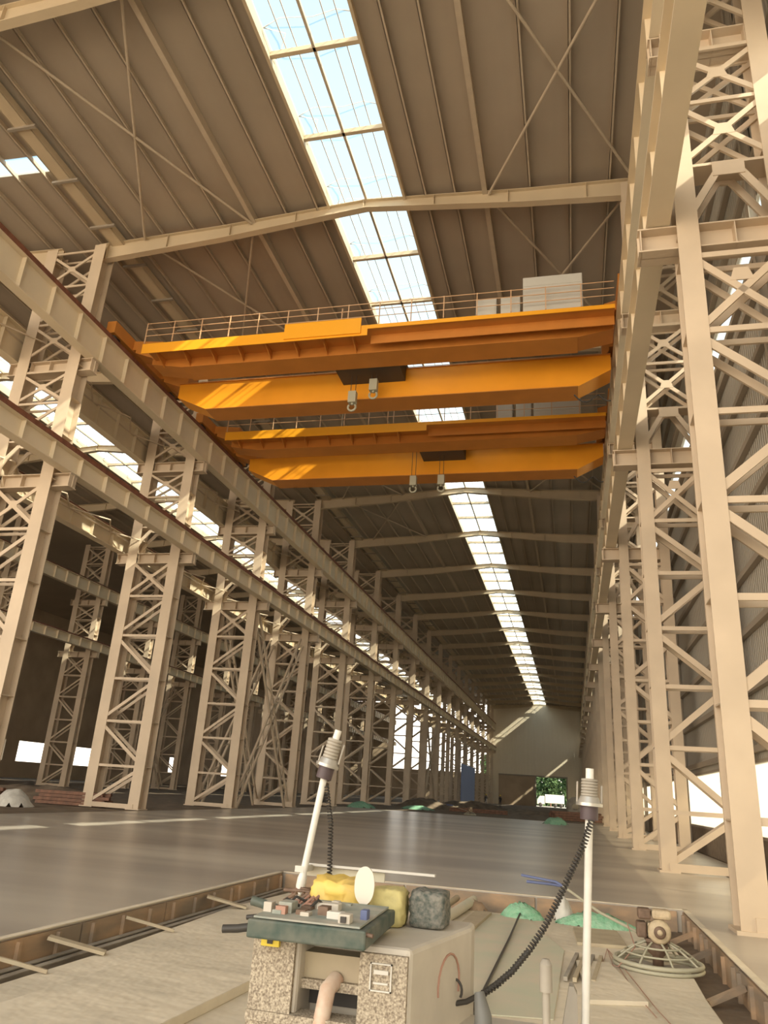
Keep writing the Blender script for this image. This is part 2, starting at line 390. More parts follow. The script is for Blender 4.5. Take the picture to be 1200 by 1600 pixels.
# ------------------------------------------------------------------ crane runway girders
def runway(x, z0, z1, lab, y0=-9, y1=YE-.8, w=.42, edge=False, cap=70):
    root = empty('crane_girder', (x, 0, z0), lab, 'crane girder', 'crane runway girders'); h = z1-z0
    b = MB(); b.box(-.015, .015, y0, y1, .03, h-.03); b.build('web', 'steel2', root)
    MB().box(-w/2, w/2, y0, y1, 0, .035).build('bottom_flange', 'steel2', root)
    MB().box(-w/2-.03, w/2+.03, y0, y1, h-.035, h).build('top_flange', 'steel2', root)
    r = MB(); r.box(-.12, .12, y0, y1, h, h+.03); r.box(-.05, .05, y0, y1, h+.03, h+.16); r.build('rail', 'rail', root)
    if edge: MB().box(w/2-.02, w/2+.05, y0, y1, h-.02, h+.17).build('edge_channel', 'rail', root)
    st = MB()
    for s in (-1, 1): st.box(s*.015 if s > 0 else -w/2+.02, w/2-.02 if s > 0 else -.015, -.012, .012, .03, h-.03)
    me = st.mesh('stiffener', M['steel2']); y = y0+.5; n = 0; rest = MB()
    while y < y1:
        if y > 10 and n < cap:
            o = bpy.data.objects.new('stiffener', me); COL.objects.link(o); o.parent = root; o.location = (0, y, 0); n += 1
        else:
            rest.box(-w/2+.02, w/2-.02, y-.012, y+.012, .03, h-.03)
        y += PX/6
    rest.build('stiffener_run', 'steel2', root, kind='stuff')
    return root
runway(1.78, 11.64, 12.4, 'lower cream crane girder running along the right wall columns')
runway(2.12, 16.52, 17.8, 'upper cream crane girder along the right side carrying the orange cranes')
runway(-17.72, 11.64, 12.4, 'lower cream crane girder along the left edge of the smooth floor', edge=True)
runway(-17.88, 16.52, 17.8, 'upper cream crane girder at left carrying the left ends of the orange cranes', edge=True)
runway(-21.5, 11.64, 12.5, 'lower crane girder behind the middle column row, facing the left bay')
runway(-21.3, 16.52, 18.0, 'upper crane girder behind the middle column row, facing the left bay')
runway(-42.0, 11.64, 12.4, 'lower crane girder on the far column row beyond the left bay')
runway(-42.3, 16.52, 17.6, 'upper crane girder on the far column row beyond the left bay')
# catwalk trusses beside the runway: small lateral lattice between the two girders of the middle row
for z, nm in ((12.25, 'lower'), (17.5, 'upper')):
    root = empty('lateral_truss', (XL, 0, z), '%s flat lattice bracing between the paired crane girders of the middle row' % nm, 'truss')
    for xa, xb, yb in ((-17.95, -18.95, 0), (-20.3, -21.3, 0)):
        ch = MB(); ch.box(xb-XL-.05, xb-XL+.05, 12, YE-1, 0, .07); ch.build('chord', 'steel', root)
        y = 12.2; i = 0; l = MB()
        while y < YE-4:
            l.bar((xa-XL, y, .03), (xb-XL, y+1.6, .03), .06, .05, (0, 0, 1)); l.bar((xb-XL, y+1.6, .03), (xa-XL, y+3.23, .03), .06, .05, (0, 0, 1)); y += 3.2333
        l.build('lacing', 'steel', root)
# eaves gutter above the middle row
g = MB(); g.box(-18.15, -17.6, -9, YE, 22.02, 22.05); g.box(-18.17, -18.13, -9, YE, 22.02, 22.38); g.box(-17.62, -17.58, -9, YE, 22.02, 22.3)
gut = g.build('valley_gutter', 'roofsteel', label='long tan valley gutter under the roof above the middle column row', cat='gutter')
for k in range(40):
    MB().box(-18.4, -17.3, 1.3+k*PX/4-.05, 1.3+k*PX/4+.05, 21.93, 22.02).build('gutter_strap', 'girt', gut)
def cross_brace(x, k, lab):
    root = empty('cross_bracing', (x, GY[k], 0), lab, 'bracing', 'lattice cross bracing')
    for a, b in (((.75, .2), (PX-.75, 10.9)), ((PX-.75, .2), (.75, 10.9))):
        p = MB(); d = Vector((0, b[0]-a[0], b[1]-a[1])); L = d.length; d.normalize(); n = Vector((0, -d.z, d.y))*.33
        A = Vector((0, a[0], a[1])); B = Vector((0, b[0], b[1]))
        for s in (-1, 1): p.bar(A+n*s, B+n*s, .13, .12, (1, 0, 0))
        q = 0; s = 1
        while q < L-1.0:
            p.bar(A+d*q+n*s, A+d*(q+.9)-n*s, .06, .05, (1, 0, 0)); q += .9; s = -s
        p.build('lattice_diagonal', 'steel', root)
cross_brace(-18.5, 3, 'cream lattice X brace between the third and fourth left row columns, facing the main floor')
cross_brace(-20.7, 3, 'lattice X brace behind the similar one at the third left row column')
cross_brace(-18.5, 9, 'distant lattice X brace of the middle row, halfway down the hall')
cross_brace(-43.9, 6, 'shaded lattice X brace in the far column row beyond the left bay')
cross_brace(3.0, 8, 'distant lattice X brace in the right wall column row')

# ------------------------------------------------------------------ rafters and roof bracing
def rafter(y, x0, x1, ridge, lab, grp):
    b = MB()
    def zz(x, off): return roof_z(x, ridge)-.36+.22*max(0, 1-abs(x-ridge)/6)+off
    x0a, x1a = ridge-6, ridge+6
    hw = .14
    def dep(x): return -.34-.41*abs(x-ridge)/abs((x0 if x < ridge else x1)-ridge)
    for a, c in ((x0, x0a), (x0a, ridge), (ridge, x1a), (x1a, x1)):
        b.prism([(a, zz(a, dep(a))), (c, zz(c, dep(c))), (c, zz(c, 0)), (a, zz(a, 0))], y-.012, y+.012)
        b.prism([(a, zz(a, dep(a)-.03)), (c, zz(c, dep(c)-.03)), (c, zz(c, dep(c))), (a, zz(a, dep(a)))], y-hw, y+hw)
        b.prism([(a, zz(a, 0)), (c, zz(c, 0)), (c, zz(c, .03)), (a, zz(a, .03))], y-hw, y+hw)
    o = b.build('roof_rafter', 'roofsteel', label=lab, cat='roof beam', group=grp)
    if y < 75:
        for i in range(9):
            x = x0+.4+(x1-x0-.8)*i/8; MB().box(x-.008, x+.008, y-.13, y+.13, zz(x, -.34-.41*abs(x-ridge)/abs((x0 if x < ridge else x1)-ridge)+.02), zz(x, 0)).build('stiffener', 'roofsteel', o)
for k in range(NB+1):
    rafter(GY[k], -18.7, 4.1, -7.2, 'shallow-pitched tan roof beam across the main bay, %s from the camera' % ORD[k], 'main bay roof beams')
    if k > 0: rafter(GY[k], -42.9, -20.5, -31.5, 'shallow-pitched tan roof beam across the left bay, %s from the camera' % ORD[k-1], 'left bay roof beams')
rafter(2.5, -18.7, 4.1, -7.2, 'tan roof beam above the top edge of the view over the camera', 'main bay roof beams')
for k, xs in ((0, ((-16.6, -11.9), (-2.5, 2.6))), (1, ((-16.6, -11.9), (-2.5, 2.6))), (3, ((-16.6, -11.9), (-2.5, 2.6))), (4, ((-16.6, -11.9),)), (-1, ((-16.6, -11.9), (-2.5, 2.6)))):
    y = Y0+k*PX
    for j, (a, b_) in enumerate(xs):
        za, zb = roof_z(a, -7.2)-.42, roof_z(b_, -7.2)-.42
        nm = 'over the camera' if k < 0 else 'beyond the %s roof beam' % ORD[k]
        r = empty('roof_bracing', (a, y, za), 'crossed steel tubes under the main roof on the %s side, %s' % ('left' if a < -7 else 'right', nm), 'bracing', 'roof cross bracing')
        for p, q in (((0, .1, 0), (b_-a, PX-.1, zb-za)), ((b_-a, .1, zb-za), (0, PX-.1, 0))):
            MB().tube([p, q], .05, 8).build('brace_tube', 'purlin', r)

# ------------------------------------------------------------------ overhead cranes
def crane(y, lab, second=False):
    R = empty('overhead_crane', (-7.25, y, 17.66), lab, 'crane', 'orange double girder overhead cranes')
    xa, xb = -9.35, 9.05                     # half spans (local)
    def tapered(y0, y1, zt, zb, m, nm, xl=xa, xr=xb):
        b = MB(); q = (zt-zb)*.5; poly = [(xl, zt), (xr, zt), (xr, zt-q), (xr-1.25, zb), (xl+1.45, zb), (xl, zt-q)]
        b.prism(poly, y0, y1)
        o = b.build(nm, m, R)
        fl = MB(); fl.prism([(xl, zt), (xr, zt), (xr, zt+.03), (xl, zt+.03)], y0-.06, y1+.06)
        fl.prism([(xl+1.45, zb-.03), (xr-1.25, zb-.03), (xr-1.25, zb), (xl+1.45, zb)], y0-.06, y1+.06)
        fl.build('girder_flange', 'orangeD', o)
        return o
    tapered(1.05, 2.0, .02, -.46, 'orangeD', 'front_girder')
    tapered(3.40, 4.4, .16, -1.14, 'orange', 'rear_girder')
    # walkway in front of the first girder
    wk = MB(); wk.box(xa+.15, xb, 0, 1.05, -.05, 0); wk.build('walkway_deck', 'orangeD', R)
    fa = MB(); fa.box(xa+.15, .2 if not second else 1.0, -.03, 0, -.38, .06); fa.build('walkway_fascia', 'orange2', R)
    fb = MB(); fb.box(.2 if not second else 1.0, xb, -.03, 0, -.10, .06); fb.build('walkway_edge', 'orange2', R)
    MB().box(.2 if not second else 1.0, xb, .5, .53, -.42, -.05).build('cable_tray', 'orangeD', R)
    for i in range(8):
        x = xa+.6+i*1.18; MB().prism([(0.02, -.05), (1.05, -.05), (1.05, -.42)], x-.02, x+.02, 'x').build('walkway_bracket', 'orangeD', R)
    if not second: MB().box(-3.1, -.05, -.09, -.03, -.30, .36).build('side_plate', 'orange2', R, label='bright orange plate')
    x = xa+.2
    while x < xb+.05:
        MB().box(x-.018, x+.018, -.02, .016, .1, 1.05).build('railing_post', 'pinkrail', R); x += 1.22
    for z in (.45, .75, 1.03):
        MB().tube([(xa+.2, 0, z), (xb, 0, z)], .018, 6).build('railing_bar', 'pinkrail', R)
    for z in (.55, 1.0):
        MB().tube([(xa+.2, 4.6, z), (xb, 4.6, z)], .016, 6).build('railing_bar', 'pinkrail', R)
    # electrical cabinets
    for x0, x1, z1, nm in ((5.9, 8.0, 1.72, 1), (4.2, 4.95, .95, 0), (5.1, 5.8, .95, 0)):
        if second: x0 += -.0; x1 += -.0
        c = MB(); c.box(x0, x1, .25, .95, .02, z1); o = c.build('electrical_cabinet', 'cabinet', R, bevel=.02)
        if nm:
            d = MB()
            for i in range(4): d.box(x0+.03, x1-.03, .235, .25, .06+i*.42, .06+i*.42+.37)
            d.build('cabinet_panel', 'cabinet', o)
        else: MB().box(x0+.05, x1-.05, .235, .25, .1, z1-.1).build('cabinet_door', 'cabinet', o)
    # end carriages
    for s, x in ((-1, xa-.9), (1, xb+.1)):
        e = MB(); xx = -17.88+7.25 if s < 0 else 2.12+7.25
        e.box(xx-.2, xx+.2, -.3, 5.2, .56, 1.1); o = e.build('end_carriage', 'orangeD', R)
        for yy in (.1, 4.8):
            MB().lathe([(.02, -.09), (.22, -.09), (.22, .09), (.02, .09)], (xx, yy, .54), 16, 'x').build('wheel', 'dark', o)
        for ya, yb in ((1.1, 1.9), (3.5, 4.3)):
            xg = xa+.3 if s < 0 else xb-.3
            MB().prism([(xg, .0), (xg, .9), (xx, 1.05), (xx, .62), (xx-s*.35, .6), (xx-s*.35, .45)] , ya, yb).build('carriage_link', 'orangeD', o)
        MB().box(xx-.15, xx+.15, 5.2, 5.5, .65, .95).build('buffer', 'dark', o)
    # trolley
    tx = -.3 if not second else 1.15
    t = MB(); t.box(tx-1.45 if not second else tx-1.0, tx+1.3, 1.2, 4.4, .18, .36); tr = t.build('trolley', 'darkgrey', R)
    MB().box(tx-1.4 if not second else tx-.9, tx+1.25, 2.1, 3.5, -.4, .18).build('hoist_frame', 'dark', tr)
    dr = MB(); dr.lathe([(.02, -.8), (.3, -.8), (.3, .8), (.02, .8)], (tx, 3.1, .7), 20, 'x'); dr.build('rope_drum', 'darkgrey', tr)
    mo = MB(); mo.lathe([(.02, -.35), (.2, -.35), (.22, -.3), (.22, .3), (.2, .35), (.02, .35)], (tx+1.0, 2.2, .62), 16, 'x'); mo.box(tx+.3, tx+.8, 1.9, 2.6, .36, .85); mo.build('hoist_motor', 'ring' if second else 'darkgrey', tr)
    for hx, dep in (((tx+.1, -1.25), (tx-.75, -1.75)) if not second else ((tx-1.25, -2.1), (tx+.15, -2.1))):
        rope = MB()
        for q in (-.1, .1): rope.tube([(hx+q, 2.75, .1), (hx+q, 2.75, dep+.55)], .014, 5)
        rope.build('hoist_rope', 'dark', tr)
        hb = MB(); hb.box(hx-.16, hx+.16, 2.62, 2.88, dep+.1, dep+.6)
        hb.tube([(hx+.16*math.sin(a), 2.75, dep-.08-.16*math.cos(a)) for a in [i*.45-2.2 for i in range(11)]], .045, 8)
        hb.tube([(hx, 2.75, dep+.1), (hx, 2.75, dep+.02)], .05, 8)
        hb.build('hook_block', 'ring', tr)
    if second:
        sl = MB(); sl.tube([(-3.2, .1, .1), (-3.2, .1, 1.25)], .03, 6); sl.lathe([(.02, 1.2), (.28, 1.22), (.28, 1.32), (.12, 1.38), (.12, 1.62), (.02, 1.64)], (-3.2, .1, 0), 12); sl.build('signal_lamp', 'tan', R)
    # horn post and festoon cable
    MB().tube([(-1.0, .4, 0), (-1.0, .4, 1.2)], .03, 6).build('signal_post', 'pinkrail', R)
    fc = MB(); fc.tube([(xb-1.4+.15*i, 3.5, -1.45-.35*abs(math.sin(i*.55))) for i in range(10)], .03, 6); fc.build('festoon_cable', 'dark', R)
    return R
crane(22.85, 'nearer orange double-girder overhead crane with bright plate on its walkway front')
crane(30.8, 'farther orange double-girder overhead crane, lower in the view, two hooks hanging', True)

# ------------------------------------------------------------------ pit formwork
def board(y0, y1, x, name, lab, s=1):
    o = MB().box(min(x, x+s*.03), max(x, x+s*.03), y0, y1, -.31, -.02).build(name, 'form', label=lab, cat='formwork board', group='formwork boards around the pit')
    y = y0+.15
    while y < y1-.05: MB().box(min(x+s*.03, x+s*.07), max(x+s*.03, x+s*.07), y, y+.04, -.31, -.04).build('batten', 'form', o); y += .6
yy = [-2, 6.2, 8.0, 9.8, 11.9, 14.0]
for i in range(5): board(yy[i], yy[i+1]-.03, -5.1, 'formwork_board', 'brown shutter board lining the left side of the pit, %s from the far corner' % ORD[4-i])
yy = [-2, 7.5, 9.6, 11.8, 14.0]
for i in range(4): board(yy[i], yy[i+1]-.03, 1.65, 'formwork_board', 'dark brown shutter board lining the right side of the pit, %s from the far corner' % ORD[3-i], -1)
for i in range(3):
    o = MB().box(-5.02+i*2.2, -2.86+i*2.2, 14.0, 14.04, -.31, -.02).build('formwork_board', 'form', label='brown shutter board along the far edge of the pit, %s' % ('left one', 'middle one', 'right one')[i], cat='formwork board', group='formwork boards around the pit')
e = MB(); e.box(-5.16, -5.08, -8, 14.1, -.0, .012); e.box(1.63, 1.71, -8, 14.1, 0, .012); e.box(-5.16, 1.71, 14.03, 14.11, 0, .012)
e.build('trim_2', 'pit', kind='structure')
for i, (x, m) in enumerate(((-4.99, 'formsteel'), (-4.85, 'formsteel'))):
    MB().ibeam((x, -2, -.265), (x, 13.8, -.265), .07, .08, .01, .01).build('formwork_channel', m, label='long steel channel lying in the left trench of the pit, %s' % ('against the board', 'beside the pale slab')[i], cat='steel channel')
stk = [(6.6, .03, 'thin pale stake'), (7.5, .12, 'wide pale board'), (8.9, .035, 'thin pale stake'), (11.0, .14, 'wide pale board'), (5.9, .03, 'thin pale stake')]
for i, (y, wd, nm) in enumerate(stk):
    MB().bar((-5.03, y-.12, -.06), (-4.52, y+.1, -.18), wd, .03, (0, 0, 1)).build('brace_board', 'tan', label='%s propped across the left trench, %s from the far corner' % (nm, {3: 'nearest', 2: 'second', 1: 'third', 0: 'fourth', 4: 'fifth'}[i]), cat='timber brace')
for i, y in enumerate((9.2, 11.2, 12.6)):
    MB().bar((1.6, y, -.12), (1.24, y-.1, -.27), .08, .05, (0, 0, 1)).build('brace_board', 'form', label='brown prop in the right trench of the pit, %s' % ('nearest of three', 'middle of three', 'farthest of three')[i], cat='timber brace')

# ------------------------------------------------------------------ things lying on the fresh slab
def sheet(name, pts, z, th, m, lab, cat, fold=0):
    return MB().prism(pts, z, z+th, 'z').build(name, m, label=lab, cat=cat, bevel=.006)
sheet('plastic_tarp', [(-1.5, 13.0), (-.75, 13.05), (-.15, 10.6), (-.2, 7.4), (-1.1, 7.2), (-1.15, 9.6)], -.2, .012, 'tarp', 'pale green sheet spread on the slab right of the engine box', 'tarp')
sheet('plywood_panel', [(-4.0, 7.3), (-2.75, 7.2), (-2.85, 5.0), (-4.1, 5.0)], -.2, .08, 'pit', 'pale board lying on the slab left of the engine box', 'board')
sheet('plywood_panel', [(-.05, 12.3), (.55, 12.4), (.62, 11.2), (.0, 11.1)], -.2, .04, 'tan', 'flat tan board on the slab in front of the green mesh', 'board')
sheet('plywood_panel', [(-.02, 9.9), (.35, 10.0), (.62, 8.3), (.1, 8.1)], -.2, .04, 'pit', 'pale board on the slab left of the trowel machine', 'board')
sheet('plywood_panel', [(-1.50, 12.9), (-1.25, 12.9), (-1.35, 10.9), (-1.58, 10.9)], -.2, .05, 'tan', 'long tan plank beyond the dark netted pack', 'board')
for i, (x0, y0, x1, y1, r) in enumerate(((-1.85, 11.0, -1.62, 13.6, .07), (-2.05, 11.2, -1.9, 13.7, .05))):
    MB().tube([(x0, y0, -.14), ((x0+x1)/2, (y0+y1)/2, -.13), (x1, y1, -.1)], r, 12).build('fabric_roll', 'tan' if i else 'tarp', label=('pale green rolled sheet on the slab behind the netted pack', 'tan rolled sheet left of the green roll')[i], cat='roll')
for i in range(4):
    x = -.0+.09*i
    MB().bar((x, 10.3, -.17), (x-.12, 8.9, -.17), .04, .04, (0, 0, 1)).build('timber_batten', 'tan' if i % 2 else 'formsteel', label='%s of four slim battens lying side by side left of the right mast' % ('leftmost', 'second from left', 'third from left', 'rightmost')[i], cat='batten')
# crumpled mesh heaps
def heap(name, cx, cy, z, rx, ry, h, m, lab, cat, n=16, seed=1, grp=None):
    rnd = random.Random(seed); vs = []; fs = []
    for i in range(n+1):
        for j in range(n+1):
            u = -1+2*i/n; v = -1+2*j/n; d = min(1, math.hypot(u, v)); k = (1-d*d)
            vs.append((cx+rx*u+rnd.uniform(-.05, .05)*rx, cy+ry*v+rnd.uniform(-.05, .05)*ry, z+h*k*(.8+.4*rnd.random())-(.02 if d > .98 else 0)))
    fs = [(i*(n+1)+j, (i+1)*(n+1)+j, (i+1)*(n+1)+j+1, i*(n+1)+j+1) for i in range(n) for j in range(n)
          if math.hypot(-1+2*(i+.5)/n, -1+2*(j+.5)/n) < 1.0]
    return MB().add(vs, fs, True).build(name, m, label=lab, cat=cat, group=grp)
heap('safety_mesh', -.80, 13.0, -.2, .34, .22, .2, 'netgreen', 'crumpled bright green mesh at the far edge of the pit, left heap', 'mesh', seed=3)
heap('safety_mesh', .28, 12.9, -.2, .62, .22, .17, 'netgreen', 'crumpled bright green mesh behind the right mast, spreading right', 'mesh', seed=4)
heap('cement_sack', -.18, 13.2, -.2, .16, .22, .30, 'bag', 'small pale sack slumped between the two green mesh heaps', 'sack', seed=5, n=10)
heap('cement_sack', -1.62, 13.4, -.2, .25, .2, .14, 'form', 'brown sack at the far edge of the pit near the netted pack', 'sack', seed=6, n=10)
# far floor clutter
heap('safety_mesh', -17.0, 64, 0, 1.2, 1.2, .42, 'netgreen', 'small green mesh heap at the foot of the left columns near the left mast', 'mesh', seed=8, n=10)
heap('safety_mesh', -13.8, 72, 0, 1.5, 1.2, .3, 'netgreen', 'faint green mesh heap on the floor right of the other distant green heap', 'mesh', seed=9, n=10)
heap('safety_mesh', -1.2, 56, 0, .9, 1.2, .45, 'netgreen', 'distant green heap left of the right mast near the rusty pile', 'mesh', seed=10, n=10)
heap('bulk_bag', -21.5, 27.5, 0, .75, .7, .6, 'bag', 'white bulk bag on the ground at the far left beside the steel stack', 'bag', seed=11, n=10)
heap('soil_mound', -27, 36, -.05, 5, 2.4, .6, 'dirt', 'low brown soil mound at the far left beyond the floor edge', 'soil heap', seed=12)
heap('soil_mound', -12.5, 100, -.05, 5, 4, .8, 'dirt', 'dark brown debris mound on the far floor before the gateway', 'soil heap', seed=13)
heap('soil_mound', -15.0, 82, -.05, 3, 3.5, .9, 'dirt', 'dark brown debris mound at the feet of the distant left columns', 'soil heap', seed=14)
heap('soil_mound', -4.5, 85, -.05, 4, 3, .45, 'dirt', 'low dark debris mound straight before the gateway', 'soil heap', seed=15)
def bars(cx, cy, z, n, L, m, lab, cat, ang=0, grp=None, name='steel_bundle', w=.16):
    r = empty(name, (cx, cy, z), lab, cat, grp, rz=ang)
    for i in range(n):
        a = i % 4; b = i//4
        MB().box(-L/2+random.uniform(-.2, .2), L/2+random.uniform(-.2, .2), a*w*1.15, a*w*1.15+w, b*w*.9, b*w*.9+w*.8).build('steel_bar', m, r)
bars(-21.5, 31.2, 0, 16, 3.2, 'rust', 'stack of dark rusty steel bars left of the nearest left column foot', 'steel stack', .1)
bars(-27.5, 30.2, 0.1, 12, 5.5, 'rust', 'long stack of rusty steel bars at the far left edge of the view', 'steel stack', .05)
bars(.3, 69, 0, 16, 4, 'rust', 'rusty red steel bars piled near the foot of the distant right columns', 'steel stack', .3, w=.2)
bars(-8.5, 74, 0, 8, 5, 'rust', 'dark steel bar pile in the middle of the far floor', 'steel stack', .1, w=.2)
# distant cable reel, blue sheet, small hut-like boxes, gate view
rl = empty('cable_reel', (.2, 90, 0), 'large upright dark cable reel right of the gateway', 'cable reel')
for y in (-.5, .5): MB().lathe([(.35, y-.05), (1.0, y-.05), (1.0, y+.05), (.35, y+.05), (.35, y-.05)], (0, 0, 1.0), 28, 'y').build('reel_flange', 'formsteel', rl)
MB().lathe([(.4, -.5), (.4, .5)], (0, 0, 1.0), 20, 'y').build('reel_drum', 'rust', rl)
MB().box(-17.6, -17.5, 128, 146, .3, 6.2).build('blue_sheet', 'bluesheet', label='blue tarpaulin sheet hung between the farthest left columns', cat='tarp')
def person(x, y, face, lab, lean=0):
    # one continuous body grown with a skin modifier around a joint skeleton
    J = {'pelvis': (0, 0, .95), 'chest': (0, .02, 1.3), 'neck': (0, .02, 1.48), 'head': (0, .03, 1.62), 'top': (0, .03, 1.72),
         'ls': (-.19, .02, 1.42), 'le': (-.25, .03, 1.13), 'lw': (-.22, .14, .88), 'rs': (.19, .02, 1.42), 're': (.26, .05, 1.14), 'rw': (.16, .26, 1.05),
         'lh': (-.1, 0, .9), 'lk': (-.12, .03, .5), 'la': (-.13, -.02, .08), 'lt': (-.14, .14, .04), 'rh': (.1, 0, .9), 'rk': (.13, .05, .5), 'ra': (.15, .02, .08), 'rtt': (.16, .18, .04)}
    Rr = {'pelvis': .15, 'chest': .16, 'neck': .06, 'head': .1, 'top': .08, 'ls': .07, 'le': .05, 'lw': .035, 'rs': .07, 're': .05, 'rw': .035,
          'lh': .1, 'lk': .07, 'la': .05, 'lt': .04, 'rh': .1, 'rk': .07, 'ra': .05, 'rtt': .04}
    E = [('pelvis', 'chest'), ('chest', 'neck'), ('neck', 'head'), ('head', 'top'), ('chest', 'ls'), ('ls', 'le'), ('le', 'lw'), ('chest', 'rs'), ('rs', 're'), ('re', 'rw'),
         ('pelvis', 'lh'), ('lh', 'lk'), ('lk', 'la'), ('la', 'lt'), ('pelvis', 'rh'), ('rh', 'rk'), ('rk', 'ra'), ('ra', 'rtt')]
    ks = list(J); me = bpy.data.meshes.new('person'); me.from_pydata([J[k] for k in ks], [(ks.index(a), ks.index(b)) for a, b in E], [])
    o = bpy.data.objects.new('person', me); COL.objects.link(o); o.location = (x, y, 0); o.rotation_euler.z = face
    o.modifiers.new('skin', 'SKIN'); o.modifiers.new('sub', 'SUBSURF').levels = 1; o.modifiers['sub'].render_levels = 2
    if not me.skin_vertices:
        bm = bmesh.new(); bm.from_mesh(me); bm.verts.layers.skin.verify(); bm.to_mesh(me); bm.free()
    for i, k in enumerate(ks): me.skin_vertices[0].data[i].radius = (Rr[k], Rr[k]*.8)
    me.skin_vertices[0].data[0].use_root = True
    me.materials.append(M['cloth']); tag(o, lab, 'person')
    h = MB(); h.lathe([(.001, .13), (.06, .115), (.1, .06), (.115, 0), (.135, -.01), (.135, -.02), (.1, -.02)], (0, .03, 1.68), 14); h.build('hard_hat', 'label', o)
person(-13.1, 124, 0, 'standing person in dark clothes, left of two tiny figures before the gateway')
person(-10.9, 124, 2.6, 'standing person in dark clothes, right of two tiny figures, nearer the gateway')
# outside the gateway: trees and a parked white truck
for i, (x, h) in enumerate(((-17, 8), (-11.5, 10), (-6, 9), (-.5, 11), (5.5, 9))):
    t = empty('tree', (x, YE+34, -.1), 'green tree seen through the gateway, %s from the left' % ORD[i], 'tree', 'trees beyond the gateway')
    MB().tube([(0, 0, 0), (0, 0, h*.6)], .2, 8).build('trunk', 'rust', t)
    rnd = random.Random(i); b = MB()
    for q in range(900):
        th, ph = rnd.uniform(0, 6.28), rnd.uniform(0, 3.14); r = 2.5*rnd.random()**.4
        c = Vector((r*math.sin(ph)*math.cos(th), r*math.sin(ph)*math.sin(th), h*.6+r*1.3*math.cos(ph)))
        a = Vector((rnd.uniform(-1, 1), rnd.uniform(-1, 1), rnd.uniform(-1, 1))).normalized(); c2 = a.orthogonal().normalized()*.45; d2 = a.cross(c2)
        b.add([c-c2, c+d2, c+c2, c-d2], [(0, 1, 2, 3)])
    b.build('crown', 'foliage', t)
hd = MB(); rnd = random.Random(77)
for q in range(3600):
    c = Vector((rnd.uniform(-26, 16), YE+44+rnd.uniform(-1.5, 1.5), rnd.uniform(0, 12+1.5*math.sin(q)))); a = Vector((rnd.uniform(-1, 1), -1.2, rnd.uniform(-1, 1))).normalized(); c2 = a.orthogonal().normalized()*.6; d2 = a.cross(c2)
    hd.add([c-c2, c+d2, c+c2, c-d2], [(0, 1, 2, 3)])
hd.build('hedge', 'foliage', label='tall dense green hedge far beyond the gateway behind the truck', cat='hedge', kind=None)
tk = empty('truck', (-4.6, YE+14, -.1), 'white truck parked outside the far gateway', 'truck')
MB().box(-2.2, 2.4, -1.1, 1.1, .9, 2.9).build('cargo_box', 'white', tk, bevel=.08)
MB().prism([(-4.1, .6), (-2.3, .6), (-2.3, 2.5), (-3.4, 2.5), (-4.1, 1.6)], -1.05, 1.05).build('cab', 'white', tk, bevel=.06)
for x in (-3.3, .2, 1.6):
    for s in (-1, 1): MB().lathe([(.02, -.12), (.45, -.12), (.48, 0), (.45, .12), (.02, .12)], (x, s*.95, .48), 18, 'y').build('wheel', 'dark', tk)

